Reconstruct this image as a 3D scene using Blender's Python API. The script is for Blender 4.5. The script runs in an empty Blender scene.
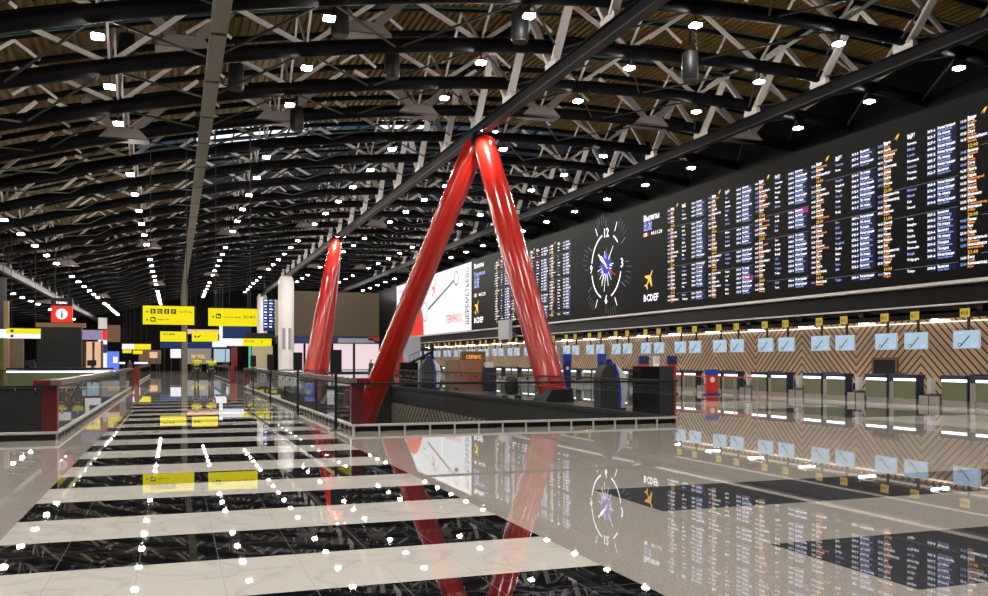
import bpy, math, random
from mathutils import Vector
R = random.Random(7)
sc = bpy.context.scene
COL = sc.collection
H = 1.6
# ------------------------------------------------------------------ materials
def mat(name, col=(.5,.5,.5), rough=.5, metal=0., spec=.5, emit=None, es=0., coat=0.):
    m = bpy.data.materials.new(name); m.use_nodes = True
    b = m.node_tree.nodes['Principled BSDF']
    b.inputs['Base Color'].default_value = (*col, 1)
    b.inputs['Roughness'].default_value = rough
    b.inputs['Metallic'].default_value = metal
    b.inputs['Specular IOR Level'].default_value = spec
    b.inputs['Coat Weight'].default_value = coat
    b.inputs['Coat Roughness'].default_value = .14
    if emit:
        b.inputs['Emission Color'].default_value = (*emit, 1); b.inputs['Emission Strength'].default_value = es
    m.diffuse_color = (*col, 1)
    return m
class NT:
    def __init__(s, m): s.t = m.node_tree; s.b = s.t.nodes['Principled BSDF']
    def n(s, typ, **kw):
        x = s.t.nodes.new(typ)
        for k, v in kw.items(): setattr(x, k, v)
        return x
    def link(s, a, b): s.t.links.new(a, b)
    def math(s, op, a, b=None, c=None):
        x = s.n('ShaderNodeMath', operation=op)
        for i, v in enumerate((a, b, c)):
            if v is None: continue
            if isinstance(v, (int, float)): x.inputs[i].default_value = v
            else: s.link(v, x.inputs[i])
        return x.outputs[0]
    def coords(s):
        tc = s.n('ShaderNodeTexCoord'); sp = s.n('ShaderNodeSeparateXYZ'); s.link(tc.outputs['Object'], sp.inputs[0])
        return tc.outputs['Object'], sp.outputs
    def mix(s, f, a, b):
        x = s.n('ShaderNodeMix', data_type='RGBA')
        if isinstance(f, (int, float)): x.inputs[0].default_value = f
        else: s.link(f, x.inputs[0])
        for i, v in ((6, a), (7, b)):
            if isinstance(v, tuple): x.inputs[i].default_value = (*v, 1)
            else: s.link(v, x.inputs[i])
        return x.outputs[2]
    def noise(s, vec, scale, detail=3, rough=.5):
        x = s.n('ShaderNodeTexNoise'); x.inputs['Scale'].default_value = scale; x.inputs['Detail'].default_value = detail
        x.inputs['Roughness'].default_value = rough
        s.link(vec, x.inputs['Vector']); return x.outputs['Fac']
    def ramp(s, f, stops):
        x = s.n('ShaderNodeValToRGB'); e = x.color_ramp.elements
        while len(e) < len(stops): e.new(.5)
        for el, (p, c) in zip(e, stops): el.position = p; el.color = (*c, 1)
        s.link(f, x.inputs[0]); return x.outputs[0]
    def joints(s, xyz, px, py, ox, oy, w):
        def one(c, p, o):
            f = s.math('FRACT', s.math('DIVIDE', s.math('SUBTRACT', c, o), p))
            d = s.math('MINIMUM', f, s.math('SUBTRACT', 1.0, f))
            return s.math('LESS_THAN', d, w / p)
        return s.math('MAXIMUM', one(xyz[0], px, ox), one(xyz[1], py, oy))
M = {}
def granite(name, c1, c2, c3, ta, tb, w, rough, jc):
    m = mat(name, c2, rough); t = NT(m); v, xyz = t.coords()
    f = t.noise(v, 55, 4, .7); g = t.noise(v, 1.3, 4, .6)
    c = t.ramp(f, [(.34, c1), (.5, c2), (.66, c3)])
    c = t.mix(t.math('MULTIPLY', g, .25), c, tuple(x * .72 for x in c2))
    j = t.joints(xyz, ta, tb, 0, 0, w)
    t.link(t.mix(t.math('MULTIPLY', j, .6), c, jc), t.b.inputs['Base Color'])
    return m
def marble(name, base, vein, amt, lo, hi, jc, jw, rough=.012):
    m = mat(name, base, rough); t = NT(m); v, xyz = t.coords()
    w = t.n('ShaderNodeTexNoise'); w.inputs['Scale'].default_value = .9; w.inputs['Detail'].default_value = 6; w.inputs['Distortion'].default_value = 1.6
    t.link(v, w.inputs['Vector'])
    d = t.math('ABSOLUTE', t.math('SUBTRACT', w.outputs['Fac'], .5))
    f = t.ramp(d, [(0, (1, 1, 1)), (lo, (amt, amt, amt)), (hi, (0, 0, 0))])
    c = t.mix(f, base, vein)
    j = t.joints(xyz, .6, .6035, -.86, 7.49, jw)
    t.link(t.mix(t.math('MULTIPLY', j, .75), c, jc), t.b.inputs['Base Color'])
    return m
M['granite'] = granite('grey_granite', (.28,.25,.225), (.44,.405,.36), (.58,.54,.485), 1.2, 1.2, .002, .014, (.18,.16,.14))
M['granite_dark'] = granite('dark_granite', (.035,.035,.042), (.06,.06,.068), (.10,.10,.11), 1.2, 1.2, .002, .014, (.2,.19,.18))
M['granite_light'] = granite('light_granite', (.78,.75,.70), (.86,.83,.78), (.92,.9,.86), 1.2, 1.2, .002, .014, (.35,.33,.3))
M['black_tile'] = marble('black_marble_tile', (.007,.007,.008), (.10,.10,.11), .10, .006, .014, (.3,.29,.27), .0025, .014)
M['white_tile'] = marble('white_marble_tile', (.74,.71,.65), (.62,.60,.57), .3, .02, .05, (.4,.38,.35), .002)
M['red_tile'] = mat('red_floor_tile', (.45,.09,.05), .05)
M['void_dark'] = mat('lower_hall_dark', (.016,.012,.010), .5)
def chevron(name, wood, gap, period, half, frac, y0, slope=.95):
    m = mat(name, wood, .55); t = NT(m); v, xyz = t.coords()
    q = t.math('DIVIDE', t.math('SUBTRACT', xyz[1], y0), 2 * half)
    tri = t.math('MULTIPLY', t.math('ABSOLUTE', t.math('SUBTRACT', t.math('FRACT', q), .5)), 2 * half * slope)
    k = t.math('DIVIDE', t.math('SUBTRACT', xyz[2], tri), period)
    fr = t.math('FRACT', k)
    g = t.math('LESS_THAN', fr, frac)
    wn = t.n('ShaderNodeTexWhiteNoise', noise_dimensions='1D'); t.link(t.math('FLOOR', k), wn.inputs['W'])
    c = t.mix(wn.outputs['Value'], tuple(x * .85 for x in wood), tuple(min(1, x * 1.12) for x in wood))
    n = t.noise(v, 6, 4)
    c = t.mix(t.math('MULTIPLY', n, .3), c, tuple(x * .75 for x in wood))
    t.link(t.mix(g, c, gap), t.b.inputs['Base Color'])
    bp = t.n('ShaderNodeBump'); bp.inputs['Strength'].default_value = .5; bp.inputs['Distance'].default_value = .03
    t.link(t.math('SUBTRACT', 1.0, g), bp.inputs['Height']); t.link(bp.outputs[0], t.b.inputs['Normal'])
    return m
M['chevron'] = chevron('chevron_wood_slats', (.64,.45,.295), (.035,.022,.015), .34, 3.65, .27, 28.2)
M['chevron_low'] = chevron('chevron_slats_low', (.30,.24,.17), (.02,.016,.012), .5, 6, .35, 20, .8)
M['roof'] = mat('ochre_corrugated_sheet', (.17,.10,.026), .55, 0, .15)
M['roof_blue'] = mat('dark_blue_sheet', (.02,.035,.06), .5, 0, .2)
M['steel_dark'] = mat('dark_painted_steel', (.004,.0035,.005), .5, 0, .09)
M['steel_mid'] = mat('grey_brown_steel', (.04,.037,.037), .5, 0, .15)
M['strut'] = mat('pale_strut_paint', (.74,.69,.67), .4)
M['plate'] = mat('pale_plate_paint', (.24,.20,.195), .5)
M['trunk'] = mat('beige_trunking', (.13,.115,.085), .6)
M['conduit'] = mat('green_pipe', (.008,.07,.035), .6)
M['red'] = mat('glossy_red_paint', (.42,.014,.009), .2, 0, .5, coat=.6)
M['red_dark'] = mat('dark_red_panel', (.17,.014,.016), .25)
M['white_col'] = mat('white_column_paint', (.80,.78,.76), .4)
M['grille'] = mat('grey_grille', (.30,.29,.29), .5)
M['black'] = mat('black_plastic', (.008,.008,.009), .5, 0, .3)
M['black_gloss'] = mat('black_gloss_panel', (.010,.010,.011), .08)
M['board'] = mat('board_black', (.004,.0038,.0035), .5, 0, .06)
M['navy'] = mat('dark_navy', (.015,.02,.05), .4)
M['recess'] = mat('dark_recess_panel', (.008,.007,.007), .3, 0, .12)
M['silver'] = mat('brushed_aluminium', (.62,.60,.58), .3, .8)
M['silver_paint'] = mat('silver_trim', (.62,.59,.57), .4, .2)
M['stainless'] = mat('stainless_steel', (.42,.39,.36), .33, .75)
M['olive'] = mat('olive_panel', (.125,.135,.07), .4)
M['cap'] = mat('brown_cap', (.16,.125,.10), .2, 0, .6)
M['white'] = mat('white_panel', (.80,.80,.80), .4)
M['lavender'] = mat('lavender_grey', (.40,.40,.46), .5)
M['wood'] = mat('light_wood', (.20,.11,.045), .5)
M['wood_dark'] = mat('brown_wood', (.14,.075,.035), .45)
M['tan'] = mat('tan_wall', (.12,.085,.05), .6)
M['beige'] = mat('pale_beige_wall', (.42,.37,.24), .6)
M['blue'] = mat('royal_blue', (.02,.05,.42), .35)
M['deepblue'] = mat('deep_blue', (.012,.02,.13), .35)
M['redsign'] = mat('sign_red', (.65,.03,.02), .4)
M['charcoal'] = mat('charcoal_fabric', (.03,.03,.033), .7)
M['hivis'] = mat('hi_vis_yellow', (.55,.56,.03), .6, emit=None)
M['skin'] = mat('skin', (.50,.30,.21), .5)
M['hair'] = mat('dark_hair', (.02,.014,.01), .5)
M['trousers'] = mat('dark_trousers', (.018,.018,.022), .7)
M['shoe'] = mat('dark_shoe', (.012,.012,.012), .5)
def em(name, col, s): return mat(name, tuple(c * .05 for c in col), .4, 0, .1, emit=col, es=s)
M['lamp'] = em('lamp_lens', (1, .95, .88), 440)
M['t_white'] = em('text_white', (.93, .93, 1), 1.9)
M['t_blue'] = em('text_blue', (.36, .47, 1), 1.2)
M['t_orange'] = em('text_orange', (1, .33, .06), 1.5)
M['t_amber'] = em('text_amber', (1, .6, .08), 1.2)
M['t_navy'] = em('text_navy', (.03, .04, .30), .10)
M['t_purple'] = em('row_purple', (.45, .03, .28), .7)
M['t_red'] = em('screen_red', (.95, .05, .03), .85)
M['t_black'] = mat('ink_black', (.01, .01, .01), .4)
M['t_dim'] = em('tick_dim', (.45, .47, .6), .45)
M['clockblue'] = em('clock_blue', (.02, .07, .75), .6)
M['screen_white'] = em('screen_white', (.97, .96, 1), .95)
M['screen_pale'] = em('screen_pale_blue', (.58, .78, .93), .68)
M['screen_navy'] = em('screen_navy', (.03, .06, .22), .5)
M['screen_blue'] = em('screen_blue', (.15, .25, 1), .9)
M['screen_pink'] = em('screen_pink', (1, .80, .84), .85)
M['sign_yellow'] = em('sign_yellow', (1, .86, .01), .88)
M['num_yellow'] = em('plate_yellow', (.95, .68, .08), .55)
M['led'] = em('led_strip', (.93, .97, 1), 3.2)
M['linear'] = em('linear_lamp', (1, .93, .84), 110)
M['soffit_line'] = em('soffit_line', (1, .9, .78), 1.3)
M['shopwarm'] = em('shop_warm', (1, .62, .38), .8)
M['shoplav'] = em('shop_lavender', (.62, .5, .85), .45)
M['skylight'] = em('skylight_glow', (.86, .90, 1), 1.5)
M['skyblue'] = em('skylight_blue', (.05, .12, .22), .35)
M['spot'] = em('spot_lens', (1, .9, .8), 60)
def glass(name, tint, ior, base=0.):
    m = bpy.data.materials.new(name); m.use_nodes = True; t = m.node_tree; t.nodes.clear()
    o = t.nodes.new('ShaderNodeOutputMaterial'); mx = t.nodes.new('ShaderNodeMixShader')
    tr = t.nodes.new('ShaderNodeBsdfTransparent'); tr.inputs[0].default_value = (*tint, 1)
    gl = t.nodes.new('ShaderNodeBsdfGlossy'); gl.inputs['Roughness'].default_value = .01
    fr = t.nodes.new('ShaderNodeFresnel'); fr.inputs[0].default_value = ior
    gm = t.nodes.new('ShaderNodeNewGeometry'); iv = t.nodes.new('ShaderNodeMath'); iv.operation = 'SUBTRACT'; iv.inputs[0].default_value = 1; t.links.new(gm.outputs['Backfacing'], iv.inputs[1])
    ad = t.nodes.new('ShaderNodeMath'); ad.operation = 'MULTIPLY'; t.links.new(iv.outputs[0], ad.inputs[1])
    t.links.new(fr.outputs[0], ad.inputs[0]); t.links.new(ad.outputs[0], mx.inputs[0]); t.links.new(tr.outputs[0], mx.inputs[1]); t.links.new(gl.outputs[0], mx.inputs[2]); t.links.new(mx.outputs[0], o.inputs[0])
    return m
M['glass'] = glass('railing_glass', (.90,.93,.94), 1.5)
# ------------------------------------------------------------------ mesh builder
TXT = {}
TS = bpy.data.scenes.new('glyph_room')
def text2d(s, bold=True):
    key = (s, bold)
    if key not in TXT:
        c = bpy.data.curves.new('glyphs', 'FONT'); c.body = s; c.resolution_u = 1; c.offset = .014 if bold else .004
        o = bpy.data.objects.new('glyphs', c); TS.collection.objects.link(o)
        TS.view_layers[0].update(); dg = TS.view_layers[0].depsgraph
        me = bpy.data.meshes.new_from_object(o.evaluated_get(dg))
        v = [(p.co.x, p.co.y) for p in me.vertices]; f = [tuple(p.vertices) for p in me.polygons]
        w = max((p[0] for p in v), default=0)
        bpy.data.objects.remove(o); bpy.data.curves.remove(c); bpy.data.meshes.remove(me)
        TXT[key] = (v, f, w)
    return TXT[key]
class MB:
    def __init__(s): s.v = []; s.f = []; s.m = []; s.mats = []; s.sm = []
    def mi(s, m):
        m = M[m] if isinstance(m, str) else m
        if m not in s.mats: s.mats.append(m)
        return s.mats.index(m)
    def add(s, vs, fs, m, smooth=False):
        o = len(s.v); s.v += [tuple(p) for p in vs]; i = s.mi(m)
        for f in fs: s.f.append(tuple(o + k for k in f)); s.m.append(i); s.sm.append(smooth)
    def box(s, x0, x1, y0, y1, z0, z1, m):
        vs = [(x, y, z) for z in (z0, z1) for y in (y0, y1) for x in (x0, x1)]
        s.add(vs, [(0,2,3,1),(4,5,7,6),(0,1,5,4),(2,6,7,3),(0,4,6,2),(1,3,7,5)], m)
    def quad(s, pts, m): s.add(pts, [tuple(range(len(pts)))], m)
    def bar(s, a, b, w, h, m, up=(0,0,1)):
        a, b = Vector(a), Vector(b); d = (b - a).normalized(); u = Vector(up)
        if abs(d.dot(u)) > .98: u = Vector((0,1,0))
        x = d.cross(u).normalized() * w / 2; y = x.cross(d).normalized() * h / 2
        vs = [p + i * x + j * y for p in (a, b) for i, j in ((-1,-1),(1,-1),(1,1),(-1,1))]
        s.add(vs, [(3,2,1,0),(4,5,6,7),(0,1,5,4),(1,2,6,5),(2,3,7,6),(3,0,4,7)], m)
    def tube(s, pts, r, m, n=12, caps=True):
        pts = [Vector(p) for p in pts]; rs = r if isinstance(r, (list, tuple)) else [r] * len(pts); vs = []
        for i, p in enumerate(pts):
            d = (pts[min(i+1, len(pts)-1)] - pts[max(i-1, 0)]).normalized()
            u = Vector((0,0,1)) if abs(d.z) < .95 else Vector((0,1,0))
            x = d.cross(u).normalized(); y = x.cross(d).normalized()
            for k in range(n):
                a = 2 * math.pi * k / n; vs.append(p + (x * math.cos(a) + y * math.sin(a)) * rs[i])
        fs = [(i*n+k, i*n+(k+1)%n, (i+1)*n+(k+1)%n, (i+1)*n+k) for i in range(len(pts)-1) for k in range(n)]
        s.add(vs, fs, m, True)
        if caps:
            s.add(vs[:n], [tuple(reversed(range(n)))], m); s.add(vs[-n:], [tuple(range(n))], m)
    def prism(s, poly, o, ux, uy, d, m):           # polygon in the plane (ux,uy) at o, extruded by vector d
        o, ux, uy, d = Vector(o), Vector(ux), Vector(uy), Vector(d); n = len(poly)
        a = [o + ux * p[0] + uy * p[1] for p in poly]; b = [p + d for p in a]
        s.add(a + b, [tuple(range(n)), tuple(reversed(range(n, 2*n)))] + [(i, i+n, (i+1)%n+n, (i+1)%n) for i in range(n)], m)
    def flat(s, poly, o, ux, uy, m):
        o, ux, uy = Vector(o), Vector(ux), Vector(uy)
        s.add([o + ux * p[0] + uy * p[1] for p in poly], [tuple(range(len(poly)))], m)
    def text(s, t, o, ux, uy, size, m, width=None, align='l', bold=True):
        v, f, w = text2d(t, bold); k = size / .72; o, ux, uy = Vector(o), Vector(ux), Vector(uy)
        kx = k if width is None else width / max(w, .01)
        off = {'l': 0, 'c': -w/2, 'r': -w}[align]
        s.add([o + ux * ((p[0] + off) * kx) + uy * (p[1] * k) for p in v], f, m)
    def ring(s, o, ux, uy, r0, r1, m, a0=0, a1=2*math.pi, n=32):
        o, ux, uy = Vector(o), Vector(ux), Vector(uy); vs = []
        for i in range(n + 1):
            a = a0 + (a1 - a0) * i / n
            for r in (r0, r1): vs.append(o + ux * (math.cos(a) * r) + uy * (math.sin(a) * r))
        s.add(vs, [(2*i, 2*i+1, 2*i+3, 2*i+2) for i in range(n)], m)
    def build(s, name, parent=None, loc=(0,0,0), bevel=0):
        me = bpy.data.meshes.new(name); me.from_pydata(s.v, [], s.f)
        for m in s.mats: me.materials.append(m)
        me.polygons.foreach_set('material_index', s.m); me.polygons.foreach_set('use_smooth', s.sm); me.update()
        o = bpy.data.objects.new(name, me); COL.objects.link(o); o.location = loc
        if parent: o.parent = parent
        if bevel:
            b = o.modifiers.new('bevel', 'BEVEL'); b.width = bevel; b.segments = 2; b.limit_method = 'ANGLE'
        return o
def tag(o, label, cat, group=None, kind=None):
    o['label'] = label; o['category'] = cat
    if group: o['group'] = group
    if kind: o['kind'] = kind
    return o
def thing(name, label, cat, loc=(0,0,0), rz=0, group=None):
    o = bpy.data.objects.new(name, None); COL.objects.link(o); o.location = loc; o.rotation_euler = (0,0,rz)
    return tag(o, label, cat, group)
def struct(o): o['kind'] = 'structure'; return o
def dup(root, loc, label, rz=None):
    r = root.copy(); COL.objects.link(r); r.location = loc; r['label'] = label
    if rz is not None: r.rotation_euler = (0,0,rz)
    def kids(a, b):
        for ch in list(a.children):
            c = ch.copy(); COL.objects.link(c); c.parent = b; kids(ch, c)
    kids(root, r)
    return r
def bx(name, parent, x0, x1, y0, y1, z0, z1, m, bevel=0):
    b = MB(); b.box(x0, x1, y0, y1, z0, z1, m); return b.build(name, parent, bevel=bevel)
ORD = 'first second third fourth fifth sixth seventh eighth ninth tenth eleventh twelfth thirteenth fourteenth fifteenth sixteenth seventeenth eighteenth nineteenth twentieth'.split() + ['twenty-' + x for x in 'first second third fourth fifth sixth seventh eighth ninth'.split()]
UL = (0,-1,0); UZ = (0,0,1); UX = (1,0,0)          # a face towards the hall reads along -Y; a face towards the camera reads along +X
# ------------------------------------------------------------------ camera
cam = bpy.data.cameras.new('camera'); co = bpy.data.objects.new('camera', cam); COL.objects.link(co)
cam.sensor_width = 36; cam.lens = 36 * 890 / 988; cam.shift_y = 63 / 988; cam.clip_end = 600; cam.clip_start = .05
co.location = (0, 0, H); co.rotation_euler = (math.pi/2, 0, -math.atan2(320, 890)); sc.camera = co
# ------------------------------------------------------------------ floor
VR = (3.8, 12.2, 20.0, 52.0); VL = (-10.0, -2.25, 20.0, 54.0)
SX = (-1.46, 3.15)
def floor_mat(x, y):
    for v in (VR, VL):
        if v[0] < x < v[1] and v[2] < y < v[3]: return None
    if SX[0] < x < SX[1] and y < 61:
        k = math.floor((y - 7.49) / 1.207); return 'black_tile' if k % 2 == 0 else 'white_tile'
    if 60.9 < y < 62.2 and -12 < x < 13: return 'red_tile'
    if x > 4.9 and x < 17.9:
        if 4.85 < y < 6.5 or 8.3 < y < 9.97: return 'granite_dark'
    if 17.9 < x < 22.3 and y > 10.2:
        k = math.floor((y - 10.2) / 5); return 'granite_light' if k % 2 == 1 else 'granite_dark'
    if 23.6 < x < 28.6 and y > 10: return 'granite_light'
    return 'granite'
xs = [-30, VL[0], VL[1], SX[0], SX[1], VR[0], 4.9, VR[1], 13, 17.9, 22.3, 23.6, 28.6, 34]
ys = {-14., 4.85, 6.5, 8.3, 9.97, 10.2, 20., 52., 54., 61., 62.2, 158.}
ys |= {7.49 + 1.207 * k for k in range(-14, 45)} | {10.2 + 5 * k for k in range(0, 28)}
ys = sorted(y for y in ys if y <= 158)
fb = MB()
for i in range(len(xs) - 1):
    for j in range(len(ys) - 1):
        m = floor_mat((xs[i] + xs[i+1]) / 2, (ys[j] + ys[j+1]) / 2)
        if m: fb.quad([(xs[i], ys[j], 0), (xs[i+1], ys[j], 0), (xs[i+1], ys[j+1], 0), (xs[i], ys[j+1], 0)], m)
struct(fb.build('floor'))
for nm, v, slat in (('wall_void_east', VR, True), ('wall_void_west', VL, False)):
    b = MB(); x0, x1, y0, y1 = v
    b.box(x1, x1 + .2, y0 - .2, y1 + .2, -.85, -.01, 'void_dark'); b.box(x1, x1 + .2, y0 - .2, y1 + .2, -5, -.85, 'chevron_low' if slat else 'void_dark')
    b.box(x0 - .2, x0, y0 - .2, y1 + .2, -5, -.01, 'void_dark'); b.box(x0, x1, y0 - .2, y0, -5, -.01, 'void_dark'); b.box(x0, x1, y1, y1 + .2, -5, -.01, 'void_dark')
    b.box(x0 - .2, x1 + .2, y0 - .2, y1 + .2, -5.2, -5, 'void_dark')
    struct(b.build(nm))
# ------------------------------------------------------------------ roof
LX = [-19.8, -13.8, -7.9, -1.9, 4.2, 10.4, 16.4, 22.3, 27.9]
def arch(x):
    if x >= -7.9: return H + 11.5 - .00526 * (x - 20.9) ** 2
    return H + 7.14 - (-7.9 - x) * .14
X0, X1 = -24.0, 31.0
RISE = 2.0
rb = {'roof': MB(), 'roof_blue': MB()}
def corr(b, y0, y1, xa, xb, m):
    p = .30; n = int((xb - xa) / p); prof = []
    for i in range(n):
        x = xa + i * p
        for dx, dz in ((0, 0), (.12, 0), (.15, .17), (.27, .17)): prof.append((x + dx, arch(x) + .45 + RISE + .35 + dz))
    vs = [(x, y, z) for y in (y0, y1) for x, z in prof]; k = len(prof)
    b.add(vs, [(i, i + k, i + k + 1, i + 1) for i in range(k - 1)], m)
SKY = (50.4, 53.8)
corr(rb['roof'], 0, SKY[0], X0, X1, 'roof'); 
corr(rb['roof'], SKY[0], SKY[1], X0, -1.9, 'roof')
corr(rb['roof_blue'], SKY[0], SKY[1], 22.3, X1, 'roof_blue')
corr(rb['roof_blue'], SKY[1], 158, 1.15, X1, 'roof_blue')
corr(rb['roof'], SKY[1], 158, X0, 1.15, 'roof')
struct(rb['roof'].build('ceiling')); struct(rb['roof_blue'].build('ceiling'))
b = MB()
for i in range(24):
    xa = -1.9 + i * 24.2 / 24; xb = xa + 24.2 / 24
    za, zb = arch(xa) + .45 + RISE + .4, arch(xb) + .45 + RISE + .4
    b.quad([(xa, SKY[0], za), (xa, SKY[1], za), (xb, SKY[1], zb), (xb, SKY[0], zb)], 'skylight' if 3 <= i < 9 or 13 <= i < 16 else 'skyblue')
    b.bar((xa, SKY[0], za - .05), (xa, SKY[1], za - .05), .08, .12, 'steel_dark')
struct(b.build('window_1'))
# arched trusses (all alike, local y = 0)
TY = [21.2, 25.7, 30.3, 34.9, 39.2] + [44.2 + 5.25 * k for k in range(7)] + [80.7 + 5.25 * k for k in range(7)] + [117.3 + 5.25 * k for k in range(6)]
EDGE = {4, 11, 18}
zb = lambda x: arch(x) + .45
zt = lambda x: arch(x) + .45 + RISE
tr = thing('roof_truss', '', 'roof truss', (0, TY[0], 0), 0, 'arched roof trusses')
N = 44
path = [X0 + (X1 - X0) * i / N for i in range(N + 1)]
b = MB(); b.tube([(x, 0, zb(x)) for x in path], .26, 'steel_dark', 12); b.build('bottom_chord', tr)
b = MB(); b.tube([(x, 0, zt(x)) for x in path], .13, 'steel_dark', 8); b.build('top_chord', tr)
b = MB(); b.tube([(x, 2.28, zt(x) + .12) for x in path], .11, 'steel_dark', 6); b.build('purlin', tr)
b = MB(); b.tube([(x, 1.5, zt(x) - .1) for x in path], .035, 'conduit', 6); b.build('conduit_pipe', tr)
for i, x in enumerate(LX):
    l = (LX[i-1] + x) / 2 if i else x - 3; r = (LX[i+1] + x) / 2 if i < len(LX) - 1 else x + 2.8
    for t in (l, r):
        k = .93
        q = (x + (t - x) * k, 0, zb(x) + (zt(t) - zb(x)) * k)
        b = MB(); b.bar((x, 0, zb(x) + .1), q, .13, .13, 'strut'); b.build('strut', tr)
    for s in (-1, 1):
        b = MB(); b.bar((x, 0, zb(x) + .1), (x, s * 2.28, zt(x)), .075, .075, 'strut'); b.build('rod', tr)
        b = MB(); t = r if s > 0 else l
        b.bar((x, 0, zb(x) - .1), (t, 4.56, zb(t) - .1), .06, .06, 'steel_mid'); b.build('brace', tr)
for i in range(len(LX) - 1):
    t = (LX[i] + LX[i+1]) / 2
    b = MB(); b.bar((t - .75, 2.28, zt(t) - .55), (t, 2.28, zt(t)), .09, .09, 'strut'); b.bar((t + .75, 2.28, zt(t) - .55), (t, 2.28, zt(t)), .09, .09, 'strut'); b.build('purlin_prop', tr)
places = {}
def tl(i):
    extra = {4: 'over the red V', 11: 'over the second V', 18: 'over the white column'}
    return f"dark arched roof truss with pale struts, {ORD[i]} deep into the hall" + (', ' + extra[i] if i in extra else '')
tr['label'] = tl(0)
trusses = [tr]
for i in range(1, len(TY)): trusses.append(dup(tr, (0, TY[i], 0), tl(i)))
# pale trapezoid plates with arms hang at the nodes of each module's last truss
pl = MB()
def plate(x, y, z, parent):
    b = MB(); b.prism([(-.95,-.12),(.95,-.12),(.55,.30),(-.55,.30)], (x, y - .33, z), UX, UZ, (0,.05,0), 'plate')
    b.prism([(-.95,-.12),(.95,-.12),(.95,-.10),(-.95,-.10)], (x, y - .33, z), UX, UZ, (0,.9,0), 'plate')
    b.bar((x - .4, y - .2, z + .3), (x - 1.5, y - .2, z + 1.35), .32, .06, 'plate', (0,1,0)); b.bar((x + .4, y - .2, z + .3), (x + 1.5, y - .2, z + 1.35), .32, .06, 'plate', (0,1,0))
    return b.build('gusset_plate', parent)
for i in sorted(EDGE):
    for x in LX[1:]: plate(x, 0, zb(x) - .1, trusses[i])
for i in (2,):
    for k in (3, 4): plate((LX[k] + LX[k+1]) / 2 - .8, 1.6, zt(LX[k]) - .6, trusses[i])
# lamps
lm = thing('downlight', '', 'ceiling lamp', (0,0,0), 0, 'square downlights under the roof trusses')
b = MB(); b.box(-.17, .17, -.17, .17, .071, .13, 'black'); b.bar((0,0,.13), (0,0,.45), .05, .05, 'steel_mid'); b.build('lamp_housing', lm)
b = MB(); b.box(-.15, .15, -.15, .15, 0, .07, 'lamp'); b.build('lens', lm)  # lens made deep: its added glowing sides light the struts and roof
first = True
rows = list(reversed(LX[1:]))
ln = 0
for i, y in enumerate(TY):
    if i in EDGE: continue
    for k, x in enumerate(rows):
        if i == 0 and k not in (5, 6, 7): continue
        lab = f"square white downlight under the {ORD[i]} arched truss, {ORD[k]} row out from the departure board"
        loc = (x, y, arch(x) - .22)
        if first: lm.location = loc; lm['label'] = lab; first = False
        else: dup(lm, loc, lab)
# lamps above and behind the camera: the same grid, as lights only
for y in (16.6, 12.0, 7.4, 2.8, -1.8):
    for x in LX[2:]:
        L = bpy.data.lights.new('overhead_lamp', 'AREA'); L.shape = 'SQUARE'; L.size = .37; L.energy = 300 * .137 * math.pi; L.color = (1, .95, .88)
        o = bpy.data.objects.new('overhead_lamp', L); COL.objects.link(o); o.location = (x, y, arch(x) - .22)
# longitudinal girders
def girder(x, z, y0, y1, label, wide, nodes, half, zup, under, sm='strut'):
    g = thing('roof_girder', label, 'roof girder', (x, 0, 0))
    b = MB(); b.box(-.07, .07, y0, y1, z + .03, z + .44, 'steel_dark'); b.box(-.17, .17, y0, y1, z + .44, z + .48, 'steel_dark'); b.build('beam', g)
    b = MB(); b.box(-.17, .17, y0, y1, z - .02, z + .03, under); b.build('bottom_flange', g)  # a paler under colour paints in the lit underside of the beam
    b = MB(); b.box(-.12, .12, y0, y1, zup, zup + .25, 'steel_dark'); b.build('upper_beam', g)
    for y in nodes:
        for s in (-1, 1):
            b = MB(); b.bar((0, y + s * .22, z + .72), (0, y + s * half, zup), .12, wide, sm, UX); b.build('web_strut', g)
        b = MB(); b.prism([(-.45,.46),(.45,.46),(.5,.68),(.3,.95),(.12,.75),(-.12,.75),(-.3,.95),(-.5,.68)], (-.1, y, z), (0,1,0), UZ, (.2,0,0), sm); b.build('node_plate', g)
    return g
girder(13.2, H + 10.35, 4, 156, 'long dark girder resting on the red V columns with pale zigzag struts', .30, [y for y in TY if y < 120], 2.3, arch(13.2) + .45 + RISE + .05, 'steel_mid')
girder(25.3, H + 10.9, 4, 156, 'long dark girder above the departure board with pale zigzag struts', .30, [y for y in TY if y < 120], 2.3, arch(25.3) + .45 + RISE + .05, 'steel_mid')
girder(-10.9, H + 6.0, 12, 156, 'long dark girder above the information desk side of the hall', .2, [y for y in TY if y < 120], 2.3, arch(-10.9) + .45 + RISE, 'steel_dark', 'steel_mid')
g = thing('ceiling_trunking', 'long beige box trunking running under the roof along the striped walkway', 'ceiling trunking', (1.2, 0, 0))
ybr = [4] + [y + .8 for y in TY[::1]] + [156]
b = MB()
for a, c in zip(ybr[:-1], ybr[1:]): b.box(-.23, .23, a + .12, c - .12, H + 9.3, H + 9.62, 'trunk')
b.build('trunking_box', g)
b = MB()
for y in ybr[1:-1]:
    b.box(-.19, .19, y - .12, y + .12, H + 9.32, H + 9.6, 'steel_dark')
b.build('joint_sleeve', g)
for y in TY[:12]:
    b = MB(); b.bar((-.2, y, H + 9.6), (-.2, y, zb(1.0)), .05, .05, 'strut'); b.build('hanger', g)
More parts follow.
